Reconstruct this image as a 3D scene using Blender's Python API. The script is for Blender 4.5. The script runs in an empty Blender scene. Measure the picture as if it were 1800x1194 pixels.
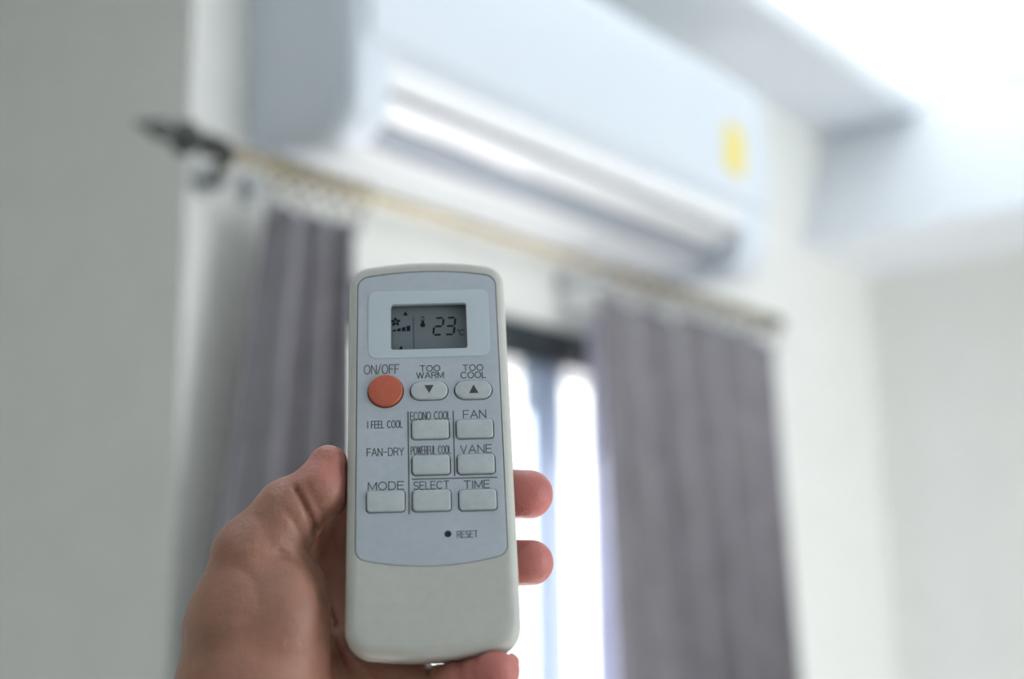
import bpy, bmesh, math, random
import numpy as np
from mathutils import Matrix, Vector
random.seed(4)
S = bpy.context.scene
COL = S.collection
EYE = 1.62                                   # height of the camera above the floor; room heights below are written relative to it

# ------------------------------------------------------------------ camera
cam = bpy.data.cameras.new('camera')
cam.sensor_width = 36.0
cam.lens = 44.0
cam.clip_start = 0.02
cam.dof.use_dof = True
cam.dof.focus_distance = 0.448
cam.dof.aperture_fstop = 3.6
camo = bpy.data.objects.new('camera', cam)
COL.objects.link(camo)
camo.matrix_world = Matrix(((0.63531, -0.13915, -0.75961, 0), (-0.77211, -0.13320, -0.62137, 0), (-0.01472, 0.98127, -0.19206, EYE), (0, 0, 0, 1)))
S.camera = camo

# ------------------------------------------------------------------ sky, sun, daylight of the second window, cove light
SKY = 3.4
w = bpy.data.worlds.new('sky'); S.world = w; w.use_nodes = True
nt = w.node_tree
bg = nt.nodes['Background']
bg.inputs['Strength'].default_value = SKY
tc = nt.nodes.new('ShaderNodeTexCoord'); sp = nt.nodes.new('ShaderNodeSeparateXYZ'); rp = nt.nodes.new('ShaderNodeValToRGB')
nt.links.new(tc.outputs['Generated'], sp.inputs[0]); nt.links.new(sp.outputs['Z'], rp.inputs[0]); nt.links.new(rp.outputs[0], bg.inputs[0])
rp.color_ramp.elements[0].color = (0.92, 0.93, 0.90, 1); rp.color_ramp.elements[0].position = 0.0
rp.color_ramp.elements[1].color = (0.78, 0.88, 1.0, 1); rp.color_ramp.elements[1].position = 0.7

def light(name, kind, loc, rot, energy, color=(1, 1, 1), size=None, size_y=None, angle=None):
    l = bpy.data.lights.new(name, kind); l.energy = energy; l.color = color
    if size:
        l.shape = 'RECTANGLE'; l.size = size; l.size_y = size_y
    if angle: l.angle = angle
    o = bpy.data.objects.new(name, l); o.location = loc; o.rotation_euler = rot
    COL.objects.link(o); return o
light('sun', 'SUN', (1, 4, 5), (math.radians(-47), 0, math.radians(14)), 140.0, (.98, .965, .95), angle=0.02)
light('daylight_of_rear_window', 'AREA', (1.55, -2.57, EYE + 0.0), (math.radians(90), 0, 0), 34.0, (0.92, 0.95, 1.0), 1.3, 1.5)
light('cove_light_strip', 'AREA', (0.9, 0.93, EYE + 0.955), (math.radians(180), 0, 0), 18.0, (0.95, 0.98, 1.0), 2.6, 0.05)
S.view_settings.view_transform = 'Standard'
S.view_settings.look = 'None'
S.view_settings.exposure = 0.20
S.view_settings.gamma = 1.0
S.view_settings.use_curve_mapping = False
S.cycles.use_denoising = True
S.cycles.max_bounces = 10
S.cycles.diffuse_bounces = 6
S.cycles.caustics_reflective = False
S.cycles.caustics_refractive = False
S.cycles.sample_clamp_indirect = 6.0

# ------------------------------------------------------------------ materials
def srgb(h):
    h = h.lstrip('#')
    c = [int(h[i:i + 2], 16) / 255 for i in (0, 2, 4)]
    return tuple((x / 12.92 if x <= .04045 else ((x + .055) / 1.055) ** 2.4) for x in c)
def mat(name, color, rough=.5, metal=0.0, spec=.5, bump=0.0, scale=40.0, vary=0.0, sss=0.0, coat=0.0):
    m = bpy.data.materials.new(name); m.use_nodes = True
    t = m.node_tree; b = t.nodes['Principled BSDF']
    if isinstance(color, str): color = srgb(color)
    b.inputs['Base Color'].default_value = (*color, 1)
    b.inputs['Roughness'].default_value = rough
    b.inputs['Metallic'].default_value = metal
    b.inputs['Specular IOR Level'].default_value = spec
    b.inputs['Coat Weight'].default_value = coat
    if sss:
        b.inputs['Subsurface Weight'].default_value = sss
        b.inputs['Subsurface Scale'].default_value = 0.004
        b.inputs['Subsurface Radius'].default_value = (1.0, .35, .2)
    tx = t.nodes.new('ShaderNodeTexCoord')
    nz = t.nodes.new('ShaderNodeTexNoise'); nz.inputs['Scale'].default_value = scale; nz.inputs['Detail'].default_value = 5
    t.links.new(tx.outputs['Object'], nz.inputs['Vector'])
    if bump:
        bp = t.nodes.new('ShaderNodeBump'); bp.inputs['Strength'].default_value = bump; bp.inputs['Distance'].default_value = 0.3 / scale
        t.links.new(nz.outputs['Fac'], bp.inputs['Height']); t.links.new(bp.outputs[0], b.inputs['Normal'])
    if vary:
        n2 = t.nodes.new('ShaderNodeTexNoise'); n2.inputs['Scale'].default_value = scale * .22; n2.inputs['Detail'].default_value = 4
        t.links.new(tx.outputs['Object'], n2.inputs['Vector'])
        r = t.nodes.new('ShaderNodeValToRGB')
        r.color_ramp.elements[0].position = .3; r.color_ramp.elements[1].position = .7
        r.color_ramp.elements[0].color = (*[c * (1 - vary) for c in color], 1)
        r.color_ramp.elements[1].color = (*[min(1, c * (1 + vary)) for c in color], 1)
        t.links.new(n2.outputs['Fac'], r.inputs[0]); t.links.new(r.outputs[0], b.inputs['Base Color'])
    return m
M = {}
M['plaster'] = mat('wall_plaster', (.785, .79, .755), .85, bump=.15, scale=60, vary=.02)
M['ceiling'] = mat('ceiling_paint', (.73, .765, .80), .8, bump=.1, scale=60, vary=.015)
M['floor'] = mat('floor_tile', (.70, .685, .66), .25, bump=.05, scale=8, vary=.05)
M['frame'] = mat('dark_window_frame', (.018, .026, .032), .35, bump=.05, scale=90)
M['alu'] = mat('flare_tinted_aluminium', (.28, .35, .45), .4, metal=.0, bump=.04, scale=90)  # grey-blue includes the window flare that washes over the stiles
M['concrete'] = mat('balcony_concrete', (.26, .25, .24), .8, bump=.4, scale=30, vary=.1)
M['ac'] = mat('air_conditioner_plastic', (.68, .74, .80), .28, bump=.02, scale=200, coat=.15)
M['ac_lit'] = mat('bounce_lit_chassis_plastic', (.90, .92, .93), .22, bump=.02, scale=200, coat=.5)  # whiter than the panel: light bounced onto casing and vane, put into the colour
M['beam'] = mat('lit_trim_paint', (.86, .89, .92), .7, bump=.05, scale=60)  # paler than the ceiling: light on the trim face is put into this colour
M['ac_dark'] = mat('outlet_cavity', (.02, .035, .045), .5, bump=.1, scale=80)
M['ac_shade'] = mat('shaded_vane_plastic', (.30, .33, .37), .35, bump=.05, scale=120)  # grey carries the shade on the down-facing lower vane in its colour
M['ac_groove'] = mat('panel_strip_plastic', (.62, .66, .71), .4, bump=.02, scale=120)
M['yellow'] = mat('yellow_sticker', (.78, .62, .04), .5, bump=.02, scale=200)
M['pale_yellow'] = mat('pale_sticker_print', (.80, .72, .30), .5, bump=.02, scale=200)
M['brass'] = mat('aged_brass', (.30, .26, .17), .38, metal=.85, bump=.3, scale=260, vary=.25)
M['iron'] = mat('dark_finial_metal', (.06, .065, .06), .45, metal=.5, bump=.3, scale=260, vary=.2)
M['bracket'] = mat('grey_bracket_metal', (.42, .45, .47), .4, metal=.2, bump=.1, scale=200)

def fabric(name, color, trans, mixf, scale=900):
    m = bpy.data.materials.new(name); m.use_nodes = True
    t = m.node_tree; b = t.nodes['Principled BSDF']; out = t.nodes['Material Output']
    b.inputs['Base Color'].default_value = (*color, 1); b.inputs['Roughness'].default_value = .85
    b.inputs['Sheen Weight'].default_value = .25
    tx = t.nodes.new('ShaderNodeTexCoord'); wv = t.nodes.new('ShaderNodeTexWave'); wv.inputs['Scale'].default_value = scale / 6
    wv.inputs['Distortion'].default_value = 1.5
    nz = t.nodes.new('ShaderNodeTexNoise'); nz.inputs['Scale'].default_value = 25; nz.inputs['Detail'].default_value = 6
    r = t.nodes.new('ShaderNodeValToRGB')
    r.color_ramp.elements[0].color = (*[c * .88 for c in color], 1); r.color_ramp.elements[1].color = (*[c * 1.12 for c in color], 1)
    r.color_ramp.elements[0].position = .3; r.color_ramp.elements[1].position = .7
    t.links.new(tx.outputs['Object'], nz.inputs[0]); t.links.new(nz.outputs['Fac'], r.inputs[0]); t.links.new(r.outputs[0], b.inputs['Base Color'])
    bp = t.nodes.new('ShaderNodeBump'); bp.inputs['Strength'].default_value = .2; bp.inputs['Distance'].default_value = .001
    t.links.new(tx.outputs['Object'], wv.inputs[0]); t.links.new(wv.outputs['Fac'], bp.inputs['Height']); t.links.new(bp.outputs[0], b.inputs['Normal'])
    tr = t.nodes.new('ShaderNodeBsdfTranslucent'); tr.inputs[0].default_value = (*trans, 1)
    mx = t.nodes.new('ShaderNodeMixShader'); mx.inputs[0].default_value = mixf
    t.links.new(b.outputs[0], mx.inputs[1]); t.links.new(tr.outputs[0], mx.inputs[2]); t.links.new(mx.outputs[0], out.inputs[0])
    return m
M['curtain'] = fabric('grey_mauve_curtain_fabric', (.188, .180, .198), (.05, .05, .06), .05)
M['sheer'] = fabric('white_sheer_fabric', (.80, .80, .86), (.80, .80, .88), .45)

def glass(name):
    m = bpy.data.materials.new(name); m.use_nodes = True
    t = m.node_tree; out = t.nodes['Material Output']; t.nodes.remove(t.nodes['Principled BSDF'])
    a = t.nodes.new('ShaderNodeBsdfTransparent'); a.inputs[0].default_value = (.96, .96, .97, 1)
    g = t.nodes.new('ShaderNodeBsdfGlossy'); g.inputs['Roughness'].default_value = .01
    mx = t.nodes.new('ShaderNodeMixShader')
    mx.inputs[0].default_value = .07; t.links.new(a.outputs[0], mx.inputs[1]); t.links.new(g.outputs[0], mx.inputs[2]); t.links.new(mx.outputs[0], out.inputs[0])
    return m
M['glass'] = glass('window_glass')

# ------------------------------------------------------------------ helpers
def link(name, me, m, parent=None, smooth=True, angle=35):
    o = bpy.data.objects.new(name, me); COL.objects.link(o)
    if m is not None:
        me.materials.clear(); me.materials.append(m)
    if parent is not None: o.parent = parent
    if smooth and len(me.polygons):
        me.polygons.foreach_set('use_smooth', [True] * len(me.polygons))
        me.set_sharp_from_angle(angle=math.radians(angle))
    return o
def obj(name, bm, m, parent=None, smooth=True, angle=35):
    bmesh.ops.recalc_face_normals(bm, faces=bm.faces)
    me = bpy.data.meshes.new(name); bm.to_mesh(me); bm.free()
    return link(name, me, m, parent, smooth, angle)
def empty(name, loc=(0, 0, 0)):
    o = bpy.data.objects.new(name, None); o.location = loc; o.empty_display_size = .05; COL.objects.link(o); return o
def tag(o, label=None, cat=None, group=None, kind=None):
    if label: o['label'] = label
    if cat: o['category'] = cat
    if group: o['group'] = group
    if kind: o['kind'] = kind
    return o
def box(bm, x0, x1, y0, y1, z0, z1):
    v = [bm.verts.new(p) for p in ((x0, y0, z0), (x1, y0, z0), (x1, y1, z0), (x0, y1, z0), (x0, y0, z1), (x1, y0, z1), (x1, y1, z1), (x0, y1, z1))]
    for f in ((0, 3, 2, 1), (4, 5, 6, 7), (0, 1, 5, 4), (1, 2, 6, 5), (2, 3, 7, 6), (3, 0, 4, 7)): bm.faces.new([v[i] for i in f])
def bx(*a, bevel=0.0):
    bm = bmesh.new(); box(bm, *a)
    if bevel: bmesh.ops.bevel(bm, geom=bm.edges[:], offset=bevel, segments=2, affect='EDGES')
    return bm
def loft(loops, cap0=True, cap1=True, bm=None):
    bm = bm or bmesh.new(); rows = [[bm.verts.new(p) for p in L] for L in loops]; n = len(rows[0])
    for a, b in zip(rows, rows[1:]):
        for i in range(n): bm.faces.new((a[i], a[(i + 1) % n], b[(i + 1) % n], b[i]))
    if cap0: bm.faces.new(rows[0][::-1])
    if cap1: bm.faces.new(rows[-1])
    return bm
def tube(pts, r, seg=12, bm=None, closed=False):
    pts = [Vector(p) for p in pts]; rr = r if isinstance(r, (list, tuple)) else [r] * len(pts); loops = []
    n = len(pts)
    for i, p in enumerate(pts):
        if closed: d = pts[(i + 1) % n] - pts[i - 1]
        else: d = pts[min(i + 1, n - 1)] - pts[max(i - 1, 0)]
        d.normalize(); a = d.cross(Vector((0, 0, 1)) if abs(d.z) < .9 else Vector((0, 1, 0))).normalized(); b = d.cross(a)
        loops.append([p + (a * math.cos(t) + b * math.sin(t)) * rr[i] for t in [2 * math.pi * k / seg for k in range(seg)]])
    if closed: loops.append(loops[0])
    return loft(loops, not closed, not closed, bm)
def lathe_x(prof, x, y, z, seg=20, bm=None):          # profile of (along X, radius)
    loops = [[(x + a, y + r * math.cos(t), z + r * math.sin(t)) for t in [2 * math.pi * k / seg for k in range(seg)]] for a, r in prof]
    return loft(loops, True, True, bm)
def ring(cx, cy, cz, R, r, seg=28, sub=10, tilt=0.0):  # torus around the X axis
    bm = bmesh.new(); rows = []
    for i in range(seg):
        a = 2 * math.pi * i / seg; row = []
        for k in range(sub):
            b = 2 * math.pi * k / sub; q = R + r * math.cos(b)
            v = Vector((r * math.sin(b), q * math.cos(a), q * math.sin(a)))
            v.rotate(Matrix.Rotation(tilt, 3, 'Z')); row.append(bm.verts.new(v + Vector((cx, cy, cz))))
        rows.append(row)
    for i in range(seg):
        for k in range(sub): bm.faces.new((rows[i][k], rows[(i + 1) % seg][k], rows[(i + 1) % seg][(k + 1) % sub], rows[i][(k + 1) % sub]))
    return bm
E0 = EYE

# ------------------------------------------------------------------ room shell
YW = 1.04; XL = 0.745; XR = 2.45; YB = -2.6; XB = -2.9; YA = 1.75
CE = E0 + 0.887; TOPZ = E0 + 1.22
WX0, WX1, WZ = 0.915, 1.84, E0 + 0.358                # window opening, down to the floor
def struct(name, bm, m, parent=None): 
    o = obj(name, bm, m, parent, smooth=False)
    if parent is None: o['kind'] = 'structure'
    return o
struct('floor', bx(XB - .15, XR + .15, YB - .15, YA + .15, -.1, 0), M['floor'])
bm = bmesh.new()
box(bm, XL, WX0, YW, YW + .15, 0, TOPZ); box(bm, WX1, XR, YW, YW + .15, 0, TOPZ); box(bm, WX0, WX1, YW, YW + .15, WZ, TOPZ)
struct('wall_front', bm, M['plaster'])
struct('wall_left', bx(XL, XL + .15, YW + .15, YA, 0, TOPZ), M['plaster'])        # return face beside the alcove
struct('wall_alcove', bx(XB, XL + .15, YA, YA + .15, 0, TOPZ), M['plaster'])
struct('wall_right', bx(XR, XR + .15, YB, YW + .15, 0, TOPZ), M['plaster'])
struct('wall_side', bx(XB - .15, XB, YB, YA, 0, TOPZ), M['plaster'])
bm = bmesh.new()
box(bm, XB, 0.85, YB - .15, YB, 0, TOPZ); box(bm, 2.25, XR, YB - .15, YB, 0, TOPZ); box(bm, .85, 2.25, YB - .15, YB, 0, E0 - .8); box(bm, .85, 2.25, YB - .15, YB, E0 + .8, TOPZ)
struct('wall_back', bm, M['plaster'])
struct('ceiling', bx(XB - .15, XR + .15, YB - .15, YA + .15, TOPZ, TOPZ + .08), M['ceiling'])
bm = bmesh.new()
box(bm, XB, XL, .85, YA, CE, CE + .04); box(bm, XL, XR, .85, YW, CE, CE + .04)
struct('trim_1', bm, M['ceiling'])['label'] = 'lowered white ceiling border along the window wall'
BX = 2.15
struct('trim_2', loft([[(BX, y, E0 + .622), (XR, y, E0 + .622), (XR, y, CE - .001), (2.30, y, CE - .001)] for y in (YW, YB)]), M['beam'])['label'] = 'sloping white boxed trim along the top of the right wall'

# ------------------------------------------------------------------ window: dark head frame, stiles, two sliding panels
win = empty('window_1', (1.38, YW + .06, 0)); win['kind'] = 'structure'
def wpart(name, m, *a, bevel=.002):
    b = bx(*a, bevel=bevel); bmesh.ops.translate(b, verts=b.verts, vec=(-1.38, -YW - .06, 0)); return obj(name, b, m, win, smooth=False)
wpart('head_frame', M['frame'], WX0, WX1, YW + .02, YW + .12, WZ - .054, WZ)
wpart('side_frame', M['frame'], WX0, WX0 + .03, YW + .02, YW + .12, 0.03, WZ - .054)
wpart('side_frame', M['frame'], WX1 - .03, WX1, YW + .02, YW + .12, 0.03, WZ - .054)
wpart('bottom_track', M['frame'], WX0, WX1, YW + .02, YW + .12, 0, .03)
MX = 1.388
wpart('meeting_stile', M['alu'], 1.356, 1.430, YW + .035, YW + .055, .03, WZ - .054)
wpart('outer_stile', M['alu'], 1.430, 1.468, YW + .072, YW + .092, .03, WZ - .054)
wpart('pane', M['glass'], WX0 + .03, 1.358, YW + .043, YW + .048, .03, WZ - .054, bevel=0)
wpart('pane', M['glass'], 1.454, WX1 - .03, YW + .08, YW + .085, .03, WZ - .054, bevel=0)
struct('balcony_floor', bx(.9, 6, YW + .15, 7.0, -.15, -.05), M['concrete'])
win2 = empty('window_2', (1.55, YB - .07, E0)); win2['kind'] = 'structure'
for a in ((-.7, .7, -.03, .03, .75, .8), (-.7, .7, -.03, .03, -.8, -.75), (-.7, -.65, -.03, .03, -.75, .75), (.65, .7, -.03, .03, -.75, .75), (-.025, .025, -.03, .03, -.75, .75)):
    obj('frame_bar', bx(*a), M['frame'], win2, smooth=False)
obj('pane', bx(-.65, .65, -.004, .004, -.75, .75), M['glass'], win2, smooth=False)

# ------------------------------------------------------------------ air conditioner
AX0, AX1 = .822, 1.690
ac = empty('air_conditioner', ((AX0 + AX1) / 2, YW, E0 + .455))
tag(ac, 'white wall-mounted split air conditioner above the curtained window', 'air conditioner')
OX = Vector((-(AX0 + AX1) / 2, -YW, -E0 - .455))
def acpart(name, bm, m, parent=ac, **k):
    bmesh.ops.translate(bm, verts=bm.verts, vec=OX); return obj(name, bm, m, parent, **k)
def prof_x(prof, x0, x1, bm=None):                    # (y, z) outline pushed along X
    return loft([[(x, y, E0 + z) for y, z in prof] for x in (x0, x1)], bm=bm)
def rounded(prof, rad, n=5):
    out = []; N = len(prof)
    for i, p in enumerate(prof):
        a, p, b = Vector(prof[i - 1]), Vector(p), Vector(prof[(i + 1) % N]); r = rad[i]
        if r <= 0: out.append(tuple(p)); continue
        u, v = (a - p), (b - p); r = min(r, u.length * .48, v.length * .48); u.normalize(); v.normalize()
        for k in range(n + 1):
            t = k / n; q = (p + u * r) * (1 - t) ** 2 + p * 2 * t * (1 - t) + (p + v * r) * t * t; out.append(tuple(q))
    return out
cap = rounded([(1.04, .463), (.90, .448), (.868, .475), (.868, .56), (.868, .735), (.885, .755), (1.04, .755)], [.0, .02, .03, .03, .02, .02, .0])
cavity = rounded([(1.04, .466), (.953, .470), (.943, .480), (.965, .52), (.935, .545), (.905, .53), (.884, .512), (.867, .518), (.868, .56), (.868, .735), (.885, .755), (1.04, .755)],
                 [0, .006, .004, .02, .02, .006, .002, .012, .0, .02, .02, 0])
EC = .045; ER = .085
def endcap(x0, x1, inner):                             # rounded outer edge
    loops = []
    cy_, cz_ = .955, .60
    for f, dx in ((.90, 0), (.955, .003), (.985, .009), (1.0, .018), (1.0, 1.0)):
        x = x0 + (x1 - x0) * (dx / abs(x1 - x0) if dx < 1 else 1)
        loops.append([(x, cy_ + (y - cy_) * f if y < 1.03 else y, E0 + cz_ + (z - cz_) * f) for y, z in cap])
    return loft(loops)
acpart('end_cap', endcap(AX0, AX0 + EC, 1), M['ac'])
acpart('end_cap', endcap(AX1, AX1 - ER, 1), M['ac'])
acpart('casing', prof_x(cavity, AX0 + EC, AX1 - ER), M['ac_lit'])
acpart('outlet', prof_x([(.947, .476), (.962, .519), (.935, .543), (.907, .528), (.905, .524), (.935, .536), (.955, .517), (.943, .478)], AX0 + EC, AX1 - ER), M['ac_dark'])
acpart('upper_vane', prof_x(rounded([(.880, .5035), (.886, .508), (.912, .4965), (.913, .4908)], [.002] * 4, 3), AX0 + EC + .004, AX1 - ER - .006), M['ac_lit'])
acpart('lower_vane', prof_x(rounded([(.914, .4872), (.917, .491), (.947, .478), (.944, .4715)], [.002] * 4, 3), AX0 + EC + .002, AX1 - ER - .004), M['ac_shade'])
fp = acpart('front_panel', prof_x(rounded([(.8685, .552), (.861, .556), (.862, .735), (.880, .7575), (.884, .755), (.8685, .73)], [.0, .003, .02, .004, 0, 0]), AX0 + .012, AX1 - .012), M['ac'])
acpart('recessed_strip', prof_x([(.8682, .535), (.8665, .537), (.8665, .551), (.8682, .552)], AX0 + EC + .005, AX1 - ER), M['ac_groove'])
acpart('louvre', bx(AX0 + .2, AX1 - .2, .96, .975, E0 + .527, E0 + .54), M['ac_dark'])
# energy sticker: a flat yellow label with paler bands
def quad_xz(x0, x1, z0, z1, y): return bx(x0, x1, y - .0004, y, E0 + z0, E0 + z1)
st = acpart('sticker', quad_xz(1.553, 1.607, .590, .664, .8612), M['yellow'])
acpart('sticker_print', quad_xz(1.560, 1.578, .620, .655, .8606), M['pale_yellow'], st)
acpart('sticker_print', quad_xz(1.583, 1.600, .598, .616, .8606), M['pale_yellow'], st)

# ------------------------------------------------------------------ curtain rod with finials, brackets
RY, RZ = .960, E0 + .424
rod = empty('curtain_rod', (.66, RY, RZ)); tag(rod, 'aged brass curtain rod with dark pointed finials under the air conditioner', 'curtain rod')
def rpart(name, bm, m, parent=rod, **k):
    bmesh.ops.translate(bm, verts=bm.verts, vec=(-.66, -RY, -RZ)); return obj(name, bm, m, parent, **k)
RX0, RX1 = .722, 1.855
# twisted pole: two strands wound round each other
for ph in (0, math.pi):
    n = 300
    rpart('pole_strand', tube([(RX0 + (RX1 - RX0) * i / n, RY + .0032 * math.cos(ph + i * .55), RZ + .0032 * math.sin(ph + i * .55)) for i in range(n + 1)], .0046, 8), M['brass'])
for s, x in ((-1, RX0), (1, RX1)):
    pr = [(-.012, .0075), (-.008, .011), (-.002, .011), (.002, .0075), (.006, .012), (.012, .013), (.016, .007), (.022, .0085), (.029, .015), (.037, .018), (.045, .015), (.051, .008), (.055, .0065), (.060, .010), (.066, .0105), (.074, .0075), (.084, .0045), (.092, .002)] if s < 0 else [(0, .008), (.004, .012), (.008, .012), (.011, .006), (.015, .010), (.019, .012), (.024, .009), (.030, .003)]
    rpart('finial', lathe_x([(s * a, r) for a, r in pr], x, RY, RZ), M['iron'])
for x in (.762, 1.378, 1.835):
    b = bmesh.new(); xr_ = x - .03 if x < 1 else x; tube([(x, YW - .002, RZ - .008), (x, RY + .05, RZ - .016), (xr_, RY + .01, RZ - .014), (xr_, RY - .006, RZ - .012), (xr_, RY - .013, RZ - .002)], [.005, .006, .006, .005, .004], 8, b)
    br = rpart('bracket', b, M['iron'] if x < 1 else M['bracket'])
    rpart('wall_plate', bx(x - .008, x + .008, YW - .004, YW, RZ - .022, RZ + .012, bevel=.0015), M['bracket'], br)
# small wall plate of the old bracket, seen under the rod on the left
for x, who in ((.819, 'small grey wall hook plate under the rod, left of the left curtain'), (1.378, None)):
    if who:
        b = bx(x - .008, x + .008, YW - .006, YW, E0 + .405, E0 + .437, bevel=.002)
        tube([(x, YW - .004, E0 + .418), (x, YW - .022, E0 + .416), (x, YW - .024, E0 + .424)], .0025, 8, b)
        tag(obj('wall_hook', b, M['bracket']), who, 'hook')

# ------------------------------------------------------------------ curtains
def curtain(name, label, xl_top, xr_top, edge, ytop, pleats, amp, seed, m, zt, group, zb=0.02, split=None, droop=0.0):
    rnd = random.Random(seed); nu, nv = pleats * 16, 60
    ph = [rnd.uniform(-.5, .5) for _ in range(pleats + 2)]; am = [rnd.uniform(.65, 1.25) for _ in range(pleats + 2)]
    bm = bmesh.new(); rows = []
    for j in range(nv + 1):
        t = j / nv; tt = t ** 1.3
        row = []
        xl, xr = edge(tt)
        for i in range(nu + 1):
            s = i / nu; k = s * pleats; ki = int(min(k, pleats - 1))
            fk = k - ki; a_ = am[ki] * (1 - fk) + am[ki + 1] * fk; p_ = ph[ki] * (1 - fk) + ph[ki + 1] * fk
            grow = .35 + .65 * min(1, tt * 3.5)
            c = math.cos(2 * math.pi * k + p_ * 2.2 * min(1, tt * 2))
            pinch = abs(math.cos(math.pi * k))
            y = ytop + amp * a_ * grow * c + .006 * math.sin(5 * s + 3 * t + seed)
            x = xl + (xr - xl) * (s + .35 / pleats * math.sin(2 * math.pi * k) * .5 * min(1, tt * 3))
            top = zt - droop * (1 - pinch) * (1 + .5 * math.sin(ki * 2.3))
            z = top + (zb - top) * tt
            row.append(bm.verts.new((x, y, z)))
        rows.append(row)
    for a, b in zip(rows, rows[1:]):
        for i in range(nu): bm.faces.new((a[i], a[i + 1], b[i + 1], b[i]))
    x0 = (xl_top + xr_top) / 2
    bmesh.ops.translate(bm, verts=bm.verts, vec=(-x0, -ytop, 0))
    root = empty(name, (x0, ytop, 0))
    tag(root, label, 'curtain', group)
    o = obj('panel', bm, m, root, angle=180)
    sd = o.modifiers.new('thickness', 'SOLIDIFY'); sd.thickness = .0016
    return root
def edge_left(t): return (.797 - .052 * min(1, t * 4.2) ** 1.0 - .05 * t, .921 + .0 * t)
def edge_right(t): return (1.372 + .034 * min(1, t * 4.0) + .01 * t, 1.872 + .02 * t)
CT = E0 + .390
cl = curtain('drape_curtain', 'dark grey-mauve pinch-pleat curtain, the left one, partly behind the remote', .797, .921, edge_left, .965, 3, .040, 3, M['curtain'], CT, 'grey pinch-pleat curtains', droop=.014)
cr_ = curtain('drape_curtain', 'dark grey-mauve pinch-pleat curtain, the right one beside the bright window', 1.398, 1.872, edge_right, .954, 5, .036, 8, M['curtain'], CT, 'grey pinch-pleat curtains', droop=.018)
for root, xa, xb, n in ((cl, .797, .921, 3), (cr_, 1.398, 1.872, 5)):
    for k in range(n + 1):
        x = xa + (xb - xa) * min(max(k / n, .012), .988) - (xa + xb) / 2
        o = obj('hook_tape', bx(x - .004, x + .004, .001, .004, CT - .012, CT + .010, bevel=.001), M['bracket'], root, smooth=False)
curtain('sheer_curtain', 'translucent white sheer curtain bunched behind the grey right curtain', 1.375, 1.80, lambda t: (1.414 + .03 * t, 1.80), 1.022, 9, .006, 5, M['sheer'], E0 + .372, None, droop=0)
proto = None
for n, xa, xb, side, lab in ((6, .797, .921, 'left', 'small brass curtain ring on the rod over the left curtain'), (12, 1.398, 1.872, 'right', 'small brass curtain ring on the rod over the right curtain')):
    for k in range(n):
        x = xa + (xb - xa) * (k + .1) / (n - .8)
        if proto is None:
            proto = empty('curtain_ring', (x, RY, RZ))
            obj('ring', ring(0, 0, -.004, .0145, .0020, tilt=.15), M['brass'], proto)
            b = tube([(0, 0, -.0185), (0, .002, -.024), (0, .004, -.030), (0, .001, -.034)], .0013, 6)
            obj('hook', b, M['brass'], proto); r_ = proto
        else:
            r_ = proto.copy(); COL.objects.link(r_)
            for ch in proto.children:
                c = ch.copy(); c.parent = r_; COL.objects.link(c)
        r_.location = (x, RY, RZ); r_.rotation_euler = (0, 0, random.uniform(-.25, .25))
        tag(r_, lab, 'curtain ring', 'curtain rings over the %s curtain' % side)

# ------------------------------------------------------------------ remote control (millimetres in its own frame: u across, v up, w towards the viewer)
POSE = Matrix(((.67197, .18709, -.71656, .3223), (-.7403, .1962, -.64301, .3019), (.02028, .96255, .27034, EYE + .0498), (0, 0, 0, 1)))
M['shell'] = mat('cream_remote_shell', (.49, .50, .46), .42, bump=.04, scale=1.2, vary=.03)
M['plate'] = mat('pale_blue_grey_faceplate', (.43, .482, .53), .42, bump=.03, scale=1.4, vary=.03)
M['bezel'] = mat('display_bezel', (.49, .565, .615), .35, bump=.02, scale=1.4)
M['key'] = mat('pale_grey_rubber_key', (.455, .505, .52), .5, bump=.06, scale=1.8, vary=.05)
M['orange'] = mat('orange_rubber_key', (.42, .092, .05), .45, bump=.06, scale=1.6, vary=.08)
M['grime'] = mat('brown_grime_in_gaps', (.10, .078, .05), .8, bump=.1, scale=2)
M['ink'] = mat('dark_grey_ink', (.055, .06, .07), .6, bump=.02, scale=2)
M['lcd'] = mat('grey_green_display', (.135, .163, .178), .6, spec=.25, bump=.01, scale=2)
M['seg'] = mat('dark_display_segments', (.010, .014, .018), .7, spec=.1, bump=.01, scale=2)
M['hole'] = mat('dark_reset_hole', (.03, .03, .032), .6, bump=.02, scale=2)
rem = empty('remote_control'); rem.matrix_world = POSE @ Matrix.Scale(.001, 4)
tag(rem, 'cream remote control with orange button and small display reading 23 degrees', 'remote control')

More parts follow.
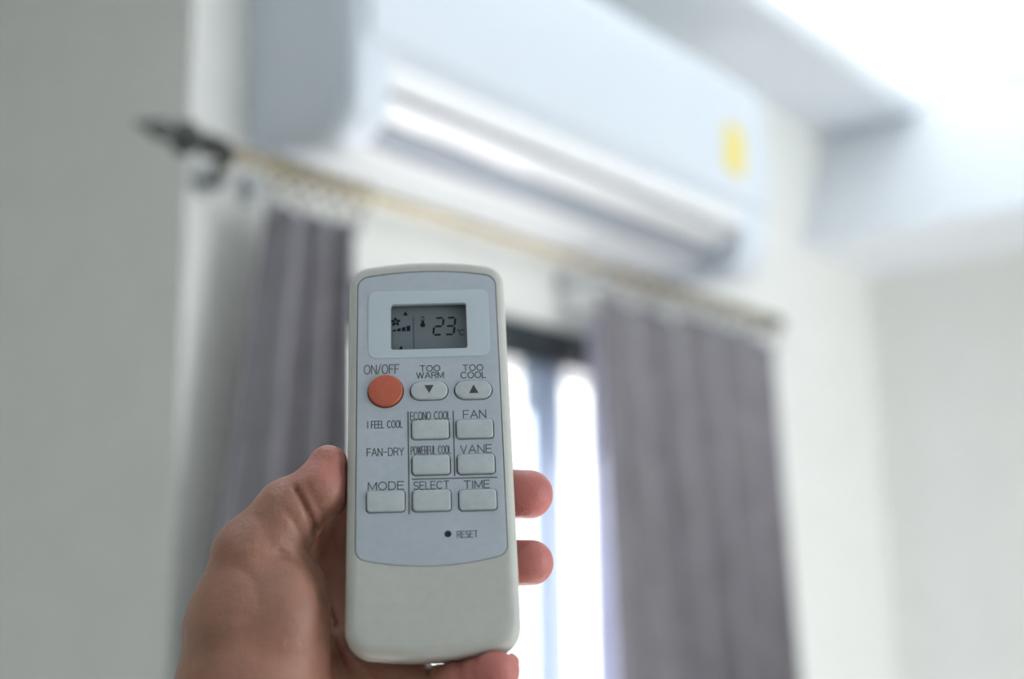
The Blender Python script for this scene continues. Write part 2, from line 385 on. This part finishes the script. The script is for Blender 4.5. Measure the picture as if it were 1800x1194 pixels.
def arc_outline(hw, vt, vb, bt, bb, rt, rb, n=10, tw=0.0):      # rounded outline; bt / bb bow of the top and bottom edge
    P = [(-hw, vb + bb), (hw, vb + bb), (hw + tw, vt - bt), (-hw - tw, vt - bt)]
    def bow(a, b, s, m=8): return [(a[0] + (b[0] - a[0]) * t, a[1] + (b[1] - a[1]) * t + s * (1 - (2 * t - 1) ** 2)) for t in [i / m for i in range(m + 1)]]
    bot = bow(P[0], P[1], -bb); top = bow(P[2], P[3], bt); poly = bot + top
    # round the corners by replacing them with arcs
    def corner(a, p, b, r):
        a, p, b = Vector(a), Vector(p), Vector(b); u = (a - p).normalized(); v = (b - p).normalized(); ang = u.angle(v); d = r / math.tan(ang / 2)
        c = p + (u + v).normalized() * (r / math.sin(ang / 2)); s = p + u * d - c; e = p + v * d - c
        a0 = math.atan2(s.y, s.x); a1 = math.atan2(e.y, e.x)
        if a1 < a0: a1 += 2 * math.pi
        return [(c.x + r * math.cos(a0 + (a1 - a0) * k / n), c.y + r * math.sin(a0 + (a1 - a0) * k / n)) for k in range(n + 1)], d
    out = []
    c0, d0 = corner(P[3], bot[0], bot[1], rb); c1, d1 = corner(bot[-2], bot[-1], P[2], rb)
    c2, d2 = corner(P[1], top[0], top[1], rt); c3, d3 = corner(top[-2], top[-1], P[0], rt)
    out += c0 + [q for q in bot if -hw + d0 < q[0] < hw - d1] + c1 + c2 + [q for q in top if -hw + d3 < q[0] < hw - d2] + c3
    return out
def inset(o, vb, vt, d, hw): # shrink towards the centre by about d millimetres
    cy_ = (vb + vt) / 2; return [(x * (hw - d) / hw, cy_ + (y - cy_) * ((vt - vb) / 2 - d) / ((vt - vb) / 2)) for x, y in o]
def plate(o, w0, w1, bev=0.0, bowf=None):
    loops = [[(x, y, w0) for x, y in o]]
    if bev:
        xs = [q[0] for q in o]; ys = [q[1] for q in o]; cx_ = (min(xs) + max(xs)) / 2; cy_ = (min(ys) + max(ys)) / 2; hx = (max(xs) - min(xs)) / 2; hy = (max(ys) - min(ys)) / 2
        def sc(d): return [(cx_ + (x - cx_) * (hx - d) / hx, cy_ + (y - cy_) * (hy - d) / hy) for x, y in o]
        for a in (0, 22, 45, 68, 90):
            t = math.radians(a); loops.append([(x, y, w1 - bev + bev * math.sin(t)) for x, y in sc(bev * (1 - math.cos(t)))])
    else: loops.append([(x, y, w1) for x, y in o])
    return loft(loops)
def rr(x0, x1, y0, y1, r, n=6):
    out = []
    for cx_, cy_, a in ((x1 - r, y0 + r, -90), (x1 - r, y1 - r, 0), (x0 + r, y1 - r, 90), (x0 + r, y0 + r, 180)):
        out += [(cx_ + r * math.cos(math.radians(a + 90 * k / n)), cy_ + r * math.sin(math.radians(a + 90 * k / n))) for k in range(n + 1)]
    return out
def circ(x, y, r, n=48): return [(x + r * math.cos(2 * math.pi * k / n), y + r * math.sin(2 * math.pi * k / n)) for k in range(n)]
def cut(o, cutters):
    b2 = bmesh.new()
    for c in cutters:
        me = bpy.data.meshes.new('c'); c.to_mesh(me); c.free(); b2.from_mesh(me); bpy.data.meshes.remove(me)
    bmesh.ops.recalc_face_normals(b2, faces=b2.faces)
    me = bpy.data.meshes.new('c'); b2.to_mesh(me); b2.free(); k = bpy.data.objects.new('cutter', me); COL.objects.link(k)
    k.matrix_world = o.matrix_world
    md = o.modifiers.new('cut', 'BOOLEAN'); md.object = k; md.operation = 'DIFFERENCE'; md.solver = 'EXACT'
    k.parent = o.parent
    bpy.context.view_layer.update()
    ev = o.evaluated_get(bpy.context.evaluated_depsgraph_get()); nm = bpy.data.meshes.new_from_object(ev)
    o.modifiers.clear(); old = o.data; o.data = nm; nm.name = old.name
    bpy.data.objects.remove(k); nm.set_sharp_from_angle(angle=math.radians(30))

VT, VB = 75.0, -75.2
body_o = arc_outline(29.2, VT, VB, 3.0, 2.6, 8.0, 8.5)
loops = []
for d, wz in ((7.0, -20.5), (4.0, -20.0), (2.0, -18.5), (.9, -16), (.3, -12), (0, -8), (0, -4.5), (.25, -2.9), (.9, -1.5), (1.9, -.55), (3.0, -.12), (4.0, 0)):
    loops.append([(x, y, wz) for x, y in inset(body_o, VB, VT, d, 29.2)])
body = obj('shell', loft(loops), M['shell'], rem, angle=30)
pan_o = arc_outline(25.7, 69.3, -45.0, 2.6, 3.4, 4.5, 4.0)
pan_hole = arc_outline(25.95, 69.55, -45.2, 2.6, 3.4, 4.7, 4.2)
cut(body, [plate(pan_hole, -3.2, 3.0)])
body.data.materials.append(M['grime'])
for pz in body.data.polygons:
    vs = [body.data.vertices[i].co for i in pz.vertices]
    if all(abs(q.z + 3.2) < .05 or (q.z > -3.3 and min((q.x - a) ** 2 + (q.y - b) ** 2 for a, b in pan_hole) < 9) for q in vs) and abs(pz.normal.z) < .5: pz.material_index = 1
    if all(abs(q.z + 3.2) < .05 for q in vs): pz.material_index = 1

KEYS = [  # name, x0, x1, y0, y1, corner radius, material
    ('key', -6.5, 6.8, 16.3, 23.4, 3.5), ('key', 9.4, 22.7, 16.1, 23.2, 3.5),
    ('key', -6.2, 6.9, 1.1, 8.3, 1.2), ('key', 9.6, 22.6, 0.9, 8.0, 1.2),
    ('key', -6.2, 6.9, -12.3, -5.1, 1.2), ('key', 9.6, 22.6, -12.5, -5.3, 1.2),
    ('key', -22.0, -9.0, -25.4, -17.8, 1.2), ('key', -6.2, 6.9, -25.6, -18.0, 1.2), ('key', 9.8, 22.7, -25.8, -18.3, 1.2)]
face = obj('faceplate', plate(pan_o, -1.4, -.05, .12), M['plate'], rem, angle=30)
holes = [plate(rr(x0 - .36, x1 + .36, y0 - .38, y1 + .28, r + .3), -4, 3) for _, x0, x1, y0, y1, r in KEYS]
holes.append(plate(circ(-15.5, 20.05, 6.55), -4, 3)); holes.append(plate(circ(5.6, -33.9, 1.25, 24), -1.0, 3)); holes.append(plate(rr(-13.5, 14.5, 36.6, 55.5, 1.0), -4, 3))
cut(face, holes)
obj('key_membrane', plate(rr(-24, 24.5, -28, 30, 1), -3.1, -1.6), M['grime'], rem)
lcd = obj('display', plate(rr(-15.5, 16.5, 34.6, 58.5, .5), -3.6, -2.7), M['lcd'], rem, angle=20)
bz = obj('display_bezel', plate(rr(-21.8, 22.8, 33.3, 61.0, 3.0), -.2, .18, .1), M['bezel'], rem, angle=30)
cut(bz, [plate(rr(-13.5, 14.5, 36.6, 55.5, 1.0), -4, 3)])
kobs = []
for nm, x0, x1, y0, y1, r in KEYS:
    kobs.append(obj(nm, plate(rr(x0, x1, y0, y1, r), -1.6, .85, .55), M['key'], rem, angle=40))
b = plate(circ(-15.5, 20.1, 6.22), -1.6, 1.3, .7); ob = obj('power_key', b, M['orange'], rem, angle=40); ob['label'] = 'round orange rubber power key'
obj('key_pip', plate(circ(-15.5, 20.5, .35, 16), 1.25, 1.45, .1), M['orange'], ob)
obj('reset_hole', plate(circ(5.6, -33.9, 1.2, 24), -.99, -.7), M['hole'], rem)

# printed lettering: single-stroke glyphs on a 0..1 box, drawn as thin ribbons
def A(cx_, cy_, rx, ry, a0, a1, n=10): return [(cx_ + rx * math.cos(math.radians(a0 + (a1 - a0) * k / n)), cy_ + ry * math.sin(math.radians(a0 + (a1 - a0) * k / n))) for k in range(n + 1)]
G = {
 'A': [[(0, 0), (.5, 1), (1, 0)], [(.19, .36), (.81, .36)]],
 'C': [A(.52, .5, .52, .5, 42, 318, 18)],
 'D': [[(0, 0), (0, 1), (.5, 1)] + A(.5, .5, .5, .5, 90, -90, 12) + [(0, 0)]],
 'E': [[(1, 0), (0, 0), (0, 1), (1, 1)], [(0, .52), (.9, .52)]],
 'F': [[(0, 0), (0, 1), (1, 1)], [(0, .5), (.85, .5)]],
 'I': [[(.5, 0), (.5, 1)]],
 'L': [[(0, 1), (0, 0), (1, 0)]],
 'M': [[(0, 0), (0, 1), (.5, .1), (1, 1), (1, 0)]],
 'N': [[(0, 0), (0, 1), (1, 0), (1, 1)]],
 'O': [A(.5, .5, .5, .5, 0, 360, 24)],
 'P': [[(0, 0), (0, 1), (.6, 1)] + A(.6, .74, .4, .26, 90, -90, 8) + [(0, .48)]],
 'R': [[(0, 0), (0, 1), (.6, 1)] + A(.6, .75, .38, .25, 90, -90, 8) + [(0, .5)], [(.62, .5), (1, 0)]],
 'S': [A(.5, .75, .45, .25, 25, 250, 12) + A(.5, .25, .48, .25, 80, -155, 12)],
 'T': [[(0, 1), (1, 1)], [(.5, 1), (.5, 0)]],
 'U': [[(0, 1), (0, .4)] + A(.5, .4, .5, .4, 180, 360, 10) + [(1, 1)]],
 'V': [[(0, 1), (.5, 0), (1, 1)]],
 'W': [[(0, 1), (.25, 0), (.5, 1), (.75, 0), (1, 1)]],
 'Y': [[(0, 1), (.5, .45), (1, 1)], [(.5, .45), (.5, 0)]],
 '/': [[(0, -.05), (1, 1.05)]], '-': [[(0, .48), (1, .48)]], ' ': []}
WID = {'I': .12, '/': .5, '-': .75, ' ': .55, 'M': 1.05, 'W': 1.3, 'O': 1.05, 'C': 1.0, 'E': .78, 'F': .74, 'L': .68, 'S': .82, 'P': .8, 'T': .9, 'N': .88, 'A': 1.0}
def ribbon(bm, pts, t, z):
    pts = [Vector(p) for p in pts]
    for a, b in zip(pts, pts[1:]):
        d = b - a
        if d.length < 1e-6: continue
        d.normalize(); n = Vector((-d.y, d.x)) * t / 2; e = d * t * .35
        v = [bm.verts.new((*q, z)) for q in (a - e - n, b + e - n, b + e + n, a - e + n)]; bm.faces.new(v); z += 2e-5
def text(s, x0, x1, y0, y1, t=.27, z=.02, m='ink', parent=None, name='printed_word'):
    gap = .26; tot = sum(WID.get(c, .88) for c in s) + gap * (len(s) - 1); k = (x1 - x0) / tot; x = x0; bm = bmesh.new()
    for c in s:
        wd = WID.get(c, .88) * k
        for st_ in G[c]: ribbon(bm, [(x + p[0] * wd, y0 + p[1] * (y1 - y0)) for p in st_], t, z)
        x += wd + gap * k
    me = bpy.data.meshes.new(name); bm.to_mesh(me); bm.free()
    return link(name, me, M[m], parent or rem, smooth=False)
for s, xc, yc, wd, h, t in (('ON/OFF', -16.9, 28.9, 12.6, 3.5, .3), ('TOO', .6, 28.8, 7.2, 2.3, .3), ('WARM', .6, 26.0, 9.7, 2.3, .3), ('TOO', 16.2, 28.6, 7.2, 2.3, .3), ('COOL', 16.3, 25.7, 9.0, 2.4, .3),
        ('ECONO COOL', .4, 10.1, 14.2, 3.0, .27), ('FAN', 16.2, 10.2, 8.0, 3.0, .3), ('I FEEL COOL', -15.7, 7.2, 12.4, 2.7, .27), ('POWERFUL COOL', .4, -3.1, 14.0, 3.0, .25),
        ('VANE', 16.3, -3.2, 11.0, 3.0, .3), ('FAN-DRY', -15.6, -3.3, 12.8, 2.8, .27), ('MODE', -15.4, -15.9, 12.2, 2.8, .3), ('SELECT', .3, -16.2, 12.2, 2.8, .28), ('TIME', 16.1, -16.4, 8.8, 2.8, .3),
        ('RESET', 12.3, -34.3, 7.0, 2.3, .22)):
    text(s, xc - wd / 2, xc + wd / 2, yc - h / 2, yc + h / 2, t)
for a, b_ in (((-7.5, 11.8), (-7.5, -26.4)), ((8.6, 11.6), (8.5, -13.0)), ((-6.3, -13.8), (23.2, -14.0))):
    bm = bmesh.new(); ribbon(bm, [a, b_], .36, .018); me = bpy.data.meshes.new('printed_line'); bm.to_mesh(me); bm.free(); link('printed_line', me, M['ink'], rem, smooth=False)
def flat(polys, z, m, name, parent):
    bm = bmesh.new()
    for P_ in polys: bm.faces.new([bm.verts.new((x, y, z)) for x, y in P_]); z += 1e-4
    me = bpy.data.meshes.new(name); bm.to_mesh(me); bm.free(); return link(name, me, M[m], parent, smooth=False)
flat([[(-1.5, 21.7), (.15, 18.5), (1.8, 21.7)]], .86, 'ink', 'printed_arrow', kobs[0])
flat([[(14.5, 18.1), (17.9, 18.1), (16.2, 21.5)]], .86, 'ink', 'printed_arrow', kobs[1])
# display content
LZ = -2.68
def seg(x, y, on, w_=3.2, h=3.5, t=.80, sl=.12):
    g = .22
    def P(a, b_): return (x + a + (b_) * sl, y + b_)
    def H(b_): return [P(g, b_), P(g + t / 2, b_ + t / 2), P(w_ - g - t / 2, b_ + t / 2), P(w_ - g, b_), P(w_ - g - t / 2, b_ - t / 2), P(g + t / 2, b_ - t / 2)]
    def V(a, b0): return [P(a, b0 + g), P(a - t / 2, b0 + g + t / 2), P(a - t / 2, b0 + h - g - t / 2), P(a, b0 + h - g), P(a + t / 2, b0 + h - g - t / 2), P(a + t / 2, b0 + g + t / 2)]
    S_ = {'a': H(2 * h), 'g': H(h), 'd': H(0), 'b': V(w_, h), 'c': V(w_, 0), 'e': V(0, 0), 'f': V(0, h)}
    return [S_[c] for c in on]
flat(seg(2.0, 43.8, 'abged'), LZ, 'seg', 'digit', lcd)
flat(seg(6.4, 43.8, 'abgcd'), LZ, 'seg', 'digit', lcd)
text('C', 11.8, 13.7, 43.4, 45.6, .3, LZ, 'seg', lcd, 'degree_sign')
flat([circ(11.3, 45.4, .33, 12)], LZ, 'seg', 'degree_sign', lcd)
flat([[(-9.2, 52.2), (-7.2, 52.2), (-8.2, 54.0)]], LZ, 'seg', 'display_arrow', lcd)
flat([[(-13.1 + 1.75 * k, 45.6), (-11.7 + 1.75 * k, 45.6), (-11.7 + 1.75 * k, 46.5 + .52 * k), (-13.1 + 1.75 * k, 46.1 + .52 * k)] for k in range(4)], LZ, 'seg', 'speed_bars', lcd)
flat([[(-5.3, 36.0), (-5.05, 36.0), (-5.15, 51.8), (-5.4, 51.8)]], LZ, 'seg', 'display_line', lcd)
flat([circ(-1.8, 48.0, .95, 20), [(-2.15, 48.6), (-2.15, 50.8), (-2.35, 51.2), (-2.35, 48.6)][::-1], [(-1.25, 48.6), (-1.25, 51.2), (-1.5, 50.9), (-1.5, 48.6)], A(-1.8, 51.2, .52, .55, 0, 180, 8), [(-2.35, 48.4), (-1.25, 48.4), (-1.25, 49.9), (-2.35, 49.9)]], LZ, 'seg', 'thermometer', lcd)
blades = []
for k in range(5):
    a = math.radians(72 * k + 20); cx_, cy_ = -11.9 + 1.1 * math.cos(a), 49.6 + 1.1 * math.sin(a)
    blades.append([(cx_ + .8 * math.cos(t) * math.cos(a) - .55 * math.sin(t) * math.sin(a), cy_ + .8 * math.cos(t) * math.sin(a) + .55 * math.sin(t) * math.cos(a)) for t in [2 * math.pi * i / 12 for i in range(12)]])
flat(blades, LZ, 'seg', 'fan_symbol', lcd)
flat([[(-11.1, 37.3), (-9.6, 37.3), (-9.4, 39.2), (-10.0, 39.5)]], LZ, 'seg', 'display_mark', lcd)

# ------------------------------------------------------------------ the hand (same frame as the remote), one skin grown as a level set
CHAINS = {
    'thumb': [(-61.5, -55.5, -22, 23), (-61.1, -35.4, -16, 15.5), (-49.7, -20.5, -12, 12), (-39.2, -13.9, -9, 10.0), (-36.3, -4.5, -8, 7.2)],
    'thenar': [(-59.6, -115.5, -34, 24), (-62.0, -81.5, -27, 26), (-61.5, -57.2, -23, 23)],
    'meta_i': [(-52.5, -111.1, -44, 15), (-36.2, -19.8, -40, 9.5)],
    'meta_m': [(-49.1, -110.7, -48, 14), (-26.0, -31.5, -46, 11)],
    'meta_r': [(-44.2, -110.9, -48, 14), (-21.8, -50.7, -47, 11)],
    'meta_p': [(-38.7, -111.9, -42, 16), (-23.3, -72.7, -40, 12)],
    'index': [(-36.0, -20.5, -38, 10), (-17.1, 11.4, -40, 9.5), (-4.7, 28.7, -34, 8.8), (7.8, 43.8, -28, 7.8)],
    'middle': [(-25.8, -24.0, -42, 11), (8.6, -7.9, -40, 9.8), (25.7, -8.3, -33, 9.4), (35.7, -12.1, -24, 8.9)],
    'ring': [(-23.6, -43.5, -42, 10.5), (7.9, -34.8, -39, 9.2), (24.5, -35.3, -32, 8.6), (35.2, -37.9, -24, 8.0)],
    'pinky': [(-25.2, -75.0, -38, 11), (-12.8, -76.1, -30, 9.5), (-0.0, -82.7, -21, 8.4), (9.6, -80.7, -14, 8.5), (19.9, -79.1, -8, 8.5)],
    'arm': [(-53.6, -111.7, -38, 23), (-53.7, -146.9, -34, 25), (-54.3, -213.5, -10, 30)],
    'arm2': [(-44.5, -111.6, -42, 20), (-45.0, -147.2, -38, 24), (-48.4, -214.3, -14, 30)],
}
THUMB_PADS = [(-51.5, -57.3, -18, 17, 26, 20)]
CREASES = [([(-46.4, -15.7), (-43.4, -21.4), (-40.3, -27.6), (-38.8, -32.7)], 2.6, 0.9, -14), ([(-49.1, -24.2), (-46.0, -29.4), (-43.0, -33.5)], 0.9, 1.0, -14), ([(-59.7, -24.9), (-55.5, -32.1), (-53.4, -38.2)], 0.35, 1.5, -14), ([(-51.9, -37.2), (-46.7, -39.4), (-43.3, -42.9), (-41.7, -46.8)], 1.3, 1.0, -16), ([(-63.5, -43.7), (-58.6, -49.7), (-57.9, -55.5)], 0.35, 2.0, -14), ([(-1.6, -71.3), (-1.4, -91.9)], 1.6, 1.1, -26), ([(8.6, -71.2), (7.6, -93.3)], 1.5, 1.1, -20), ([(13.6, -73.3), (13.0, -93.5)], 0.9, 1.0, -20), ([(-44.1, -37.1), (-39.0, -46.4), (-35.8, -55.4)], 1.3, 1.3, -40), ([(-36.5, -60.3), (-32.2, -70.1), (-26.1, -79.7)], 1.2, 1.1, -40), ([(-31.0, -63.5), (-25.6, -70.3), (-18.4, -79.1)], 1.2, 1.1, -40), ([(-42.5, -15.3), (-37.3, -25.2), (-31.6, -32.8)], 0.8, 1.5, -40)]
NAILS = [((38.5, -13.0, -32.2), (0.95, -0.1, 0.3), (0.3, -0.1, -1), 5.0, 5.2), ((37.9, -38.7, -31.4), (0.95, -0.1, 0.3), (0.3, -0.1, -1), 4.6, 4.8), ((26.6, -77.3, -10.5), (0.5, 0.4, 0.8), (0.9, 0.2, -0.4), 4.2, 4.4), ((-43.2, -3.0, -11.0), (0.55, 1, 0.1), (-1, 0.5, -0.5), 6, 5), ((11, 48, -35), (1, 1, 0.5), (0.3, 0.3, -1), 6, 5)]
SKIN_PALM, SKIN_BACK, SKIN_TIP = ((0.315, 0.155, 0.105), (0.25, 0.118, 0.068), (0.46, 0.145, 0.128))
def capsule(P, a, b, ra, rb):
    ab = b - a; t = np.clip(((P - a) @ ab) / (ab @ ab), 0, 1)
    return np.linalg.norm(P - a - t[:, None] * ab, axis=1) - (ra + (rb - ra) * t)
def smin(a, b, k):
    h = np.clip(.5 + .5 * (b - a) / k, 0, 1); return b + (a - b) * h - k * h * (1 - h)
def chain(P, pts, k=1.5):
    d = None
    for a, b in zip(pts, pts[1:]):
        c = capsule(P, np.array(a[:3], float), np.array(b[:3], float), a[3], b[3]); d = c if d is None else smin(d, c, k)
    return d
def ellipsoid(P, c, r, rot=None):
    q = P - np.array(c, float)
    if rot is not None: q = q @ rot
    r = np.array(r, float); k0 = np.linalg.norm(q / r, axis=1); k1 = np.linalg.norm(q / (r * r), axis=1) + 1e-9
    return k0 * (k0 - 1) / k1
def remote_sdf(P):
    q = np.abs(P - np.array((0, 0, -10.2))) - np.array((29.3, 75.0, 10.4)) + 6.0
    return np.linalg.norm(np.maximum(q, 0), axis=1) + np.minimum(q.max(axis=1), 0) - 6.0
def hand_sdf(P):
    T = CHAINS
    d = smin(chain(P, T['thumb'], 3), chain(P, T['thenar'], 5), 6)
    for pad in THUMB_PADS: d = smin(d, ellipsoid(P, pad[:3], pad[3:]), 3)
    palm = None
    for n in ('meta_i', 'meta_m', 'meta_r', 'meta_p'):
        c = chain(P, T[n]); palm = c if palm is None else smin(palm, c, 7)
    d = smin(d, palm, 7)
    fing = None
    for n in ('index', 'middle', 'ring', 'pinky'):
        c = chain(P, T[n], 2.0); fing = c if fing is None else smin(fing, c, 1.2)
    d = smin(d, fing, 4)
    d = smin(d, smin(chain(P, T['arm']), chain(P, T['arm2']), 14), 10)
    near = np.abs(d) < 4
    Q = P[near]; add = np.zeros(len(Q))
    for pts, dep, wid, wmin in CREASES:           # soft furrows pressed into the palm side
        c = None
        for a, b in zip(pts, pts[1:]):
            a, b = np.array(a[:2], float), np.array(b[:2], float); ab = b - a; q = Q[:, :2] - a; t = np.clip(q @ ab / (ab @ ab), 0, 1)
            q = np.linalg.norm(q - t[:, None] * ab, axis=1); c = q if c is None else np.minimum(c, q)
        add += dep * np.exp(-(c / wid) ** 2) * np.clip((Q[:, 2] - wmin) / 4, 0, 1)
    d[near] += add
    return -smin(-d, remote_sdf(P), 1.0)
def surface_net(lo, hi, h, fn):
    ax = [np.arange(lo[i], hi[i] + h, h) for i in range(3)]; sh = tuple(len(a) for a in ax)
    V = np.empty(sh, np.float32)
    Y, Z = np.meshgrid(ax[1], ax[2], indexing='ij')
    for i0 in range(0, sh[0], 8):
        xs = ax[0][i0:i0 + 8]; P = np.stack([np.repeat(xs, Y.size), np.tile(Y.ravel(), len(xs)), np.tile(Z.ravel(), len(xs))], 1)
        V[i0:i0 + len(xs)] = fn(P).reshape(len(xs), *Y.shape)
    neg = V < 0; c8 = [(i, j, k) for i in (0, 1) for j in (0, 1) for k in (0, 1)]
    def sub(A_, o): return A_[o[0]:sh[0] - 1 + o[0], o[1]:sh[1] - 1 + o[1], o[2]:sh[2] - 1 + o[2]]
    cnt = sum(sub(neg, o).astype(np.int8) for o in c8); act = (cnt > 0) & (cnt < 8)
    idx = -np.ones(act.shape, np.int64); cells = np.argwhere(act); idx[act] = np.arange(len(cells))
    acc = np.zeros((len(cells), 3)); n = np.zeros(len(cells))
    for a in range(8):
        for b in range(a + 1, 8):
            oa, ob_ = np.array(c8[a]), np.array(c8[b])
            if np.abs(oa - ob_).sum() != 1: continue
            va = V[tuple((cells + oa).T)]; vb = V[tuple((cells + ob_).T)]; m_ = (va < 0) != (vb < 0); t = np.where(m_, va / np.where(m_, va - vb, 1), 0)
            acc += np.where(m_[:, None], oa + (ob_ - oa) * t[:, None], 0); n += m_
    verts = (cells + acc / n[:, None]) * h + np.array(lo)
    faces = []
    for axn in range(3):
        o = [0, 0, 0]; o[axn] = 1
        A_ = neg[tuple(slice(0, sh[i] - o[i]) for i in range(3))]; B_ = neg[tuple(slice(o[i], sh[i]) for i in range(3))]
        E_ = np.argwhere(A_ != B_); u, v = (axn + 1) % 3, (axn + 2) % 3
        E_ = E_[(E_[:, u] > 0) & (E_[:, v] > 0) & (E_[:, u] < sh[u] - 1) & (E_[:, v] < sh[v] - 1)]
        def at_(du, dv):
            q = E_.copy(); q[:, u] += du; q[:, v] += dv; return idx[tuple(q.T)]
        Q = np.stack([at_(-1, -1), at_(0, -1), at_(0, 0), at_(-1, 0)], 1)
        fl = ~A_[tuple(E_.T)]; Q[fl] = Q[fl][:, ::-1]; faces.append(Q)
    F = np.concatenate(faces); F = F[(F >= 0).all(axis=1)]
    return verts, F
HV, HF = surface_net((-92, -225, -75), (50, 56, 22), 1.0, hand_sdf)
me = bpy.data.meshes.new('hand'); me.from_pydata(HV.tolist(), [], HF.tolist()); me.update()
# skin colour: redder fingertips and thumb pad, browner towards the back of the hand
ca = me.color_attributes.new('skin_tone', 'FLOAT_COLOR', 'POINT')
base = np.tile(np.array(SKIN_PALM), (len(HV), 1))
def blend(c, wgt):
    global base
    base = base * (1 - wgt[:, None]) + np.array(c) * wgt[:, None]
sm = lambda x: np.clip(x, 0, 1) ** 2 * (3 - 2 * np.clip(x, 0, 1))
blend(SKIN_BACK, sm((-HV[:, 0] - 58 - .35 * (HV[:, 2] + 14)) / 22) * sm((-HV[:, 1] + 0) / 20))
blend(SKIN_BACK, sm((-HV[:, 2] - 46) / 10))
for n_, rr_, wt in (('middle', 26, .9), ('ring', 26, .8), ('pinky', 24, .8), ('index', 20, .8), ('thumb', 22, .45)):
    tip = np.array(CHAINS[n_][-1][:3]); blend(SKIN_TIP, wt * sm((rr_ - np.linalg.norm(HV - tip, axis=1)) / 14))
ca.data.foreach_set('color', np.hstack([base, np.ones((len(HV), 1))]).astype(np.float32).ravel())
def skin_mat():
    m = mat('skin', (.5, .25, .18), .5, bump=.0, scale=.35, sss=.18); t = m.node_tree; b = t.nodes['Principled BSDF']
    b.inputs['Subsurface Scale'].default_value = .003
    at = t.nodes.new('ShaderNodeAttribute'); at.attribute_name = 'skin_tone'
    tx = t.nodes.new('ShaderNodeTexCoord')
    nz = t.nodes.new('ShaderNodeTexNoise'); nz.inputs['Scale'].default_value = .09; nz.inputs['Detail'].default_value = 5; t.links.new(tx.outputs['Object'], nz.inputs[0])
    hs = t.nodes.new('ShaderNodeHueSaturation'); mr = t.nodes.new('ShaderNodeMapRange'); mr.inputs[3].default_value = .76; mr.inputs[4].default_value = 1.24
    t.links.new(nz.outputs['Fac'], mr.inputs[0]); t.links.new(mr.outputs[0], hs.inputs['Value']); t.links.new(at.outputs['Color'], hs.inputs['Color']); t.links.new(hs.outputs[0], b.inputs['Base Color'])
    vo = t.nodes.new('ShaderNodeTexVoronoi'); vo.inputs['Scale'].default_value = .9; t.links.new(tx.outputs['Object'], vo.inputs['Vector'])
    n2 = t.nodes.new('ShaderNodeTexNoise'); n2.inputs['Scale'].default_value = .25; n2.inputs['Detail'].default_value = 6; t.links.new(tx.outputs['Object'], n2.inputs[0])
    ad = t.nodes.new('ShaderNodeMath'); ad.operation = 'MULTIPLY_ADD'; ad.inputs[1].default_value = 4.0
    t.links.new(n2.outputs['Fac'], ad.inputs[0]); t.links.new(vo.outputs['Distance'], ad.inputs[2])
    bp = t.nodes.new('ShaderNodeBump'); bp.inputs['Strength'].default_value = .35; bp.inputs['Distance'].default_value = .0003
    t.links.new(ad.outputs[0], bp.inputs['Height']); t.links.new(bp.outputs[0], b.inputs['Normal'])
    return m
M['skin'] = skin_mat()
M['nail'] = mat('fingernail', (.66, .45, .38), .3, bump=.02, scale=1, coat=.3)
hand = link('hand', me, M['skin'], angle=180); hand.matrix_world = POSE @ Matrix.Scale(.001, 4)
tag(hand, 'left hand with brown skin holding up the cream remote control', 'hand')
for c, ax, up, a, b_ in NAILS:                    # centre, finger direction, outward normal, half length, half width
    ax = Vector(ax).normalized(); up = (Vector(up) - ax * Vector(up).dot(ax)).normalized(); sd = ax.cross(up)
    bm = bmesh.new(); rows = []
    for i in range(9):
        s = i / 4 - 1; row = []
        wv_ = b_ * (1 - .35 * max(0, s) ** 3 - .25 * max(0, -s) ** 3)
        for j in range(9):
            t = (j / 4 - 1) * 1.05; row.append(bm.verts.new(Vector(c) + ax * a * s + sd * math.sin(t) * wv_ + up * ((math.cos(t) - 1) * b_ * .75 - .12 * a * s * s)))
        rows.append(row)
    for p_, q_ in zip(rows, rows[1:]):
        for j in range(8): bm.faces.new((p_[j], p_[j + 1], q_[j + 1], q_[j]))
    o = obj('fingernail', bm, M['nail'], hand, angle=180); md = o.modifiers.new('thickness', 'SOLIDIFY'); md.thickness = .5

bpy.context.view_layer.update()
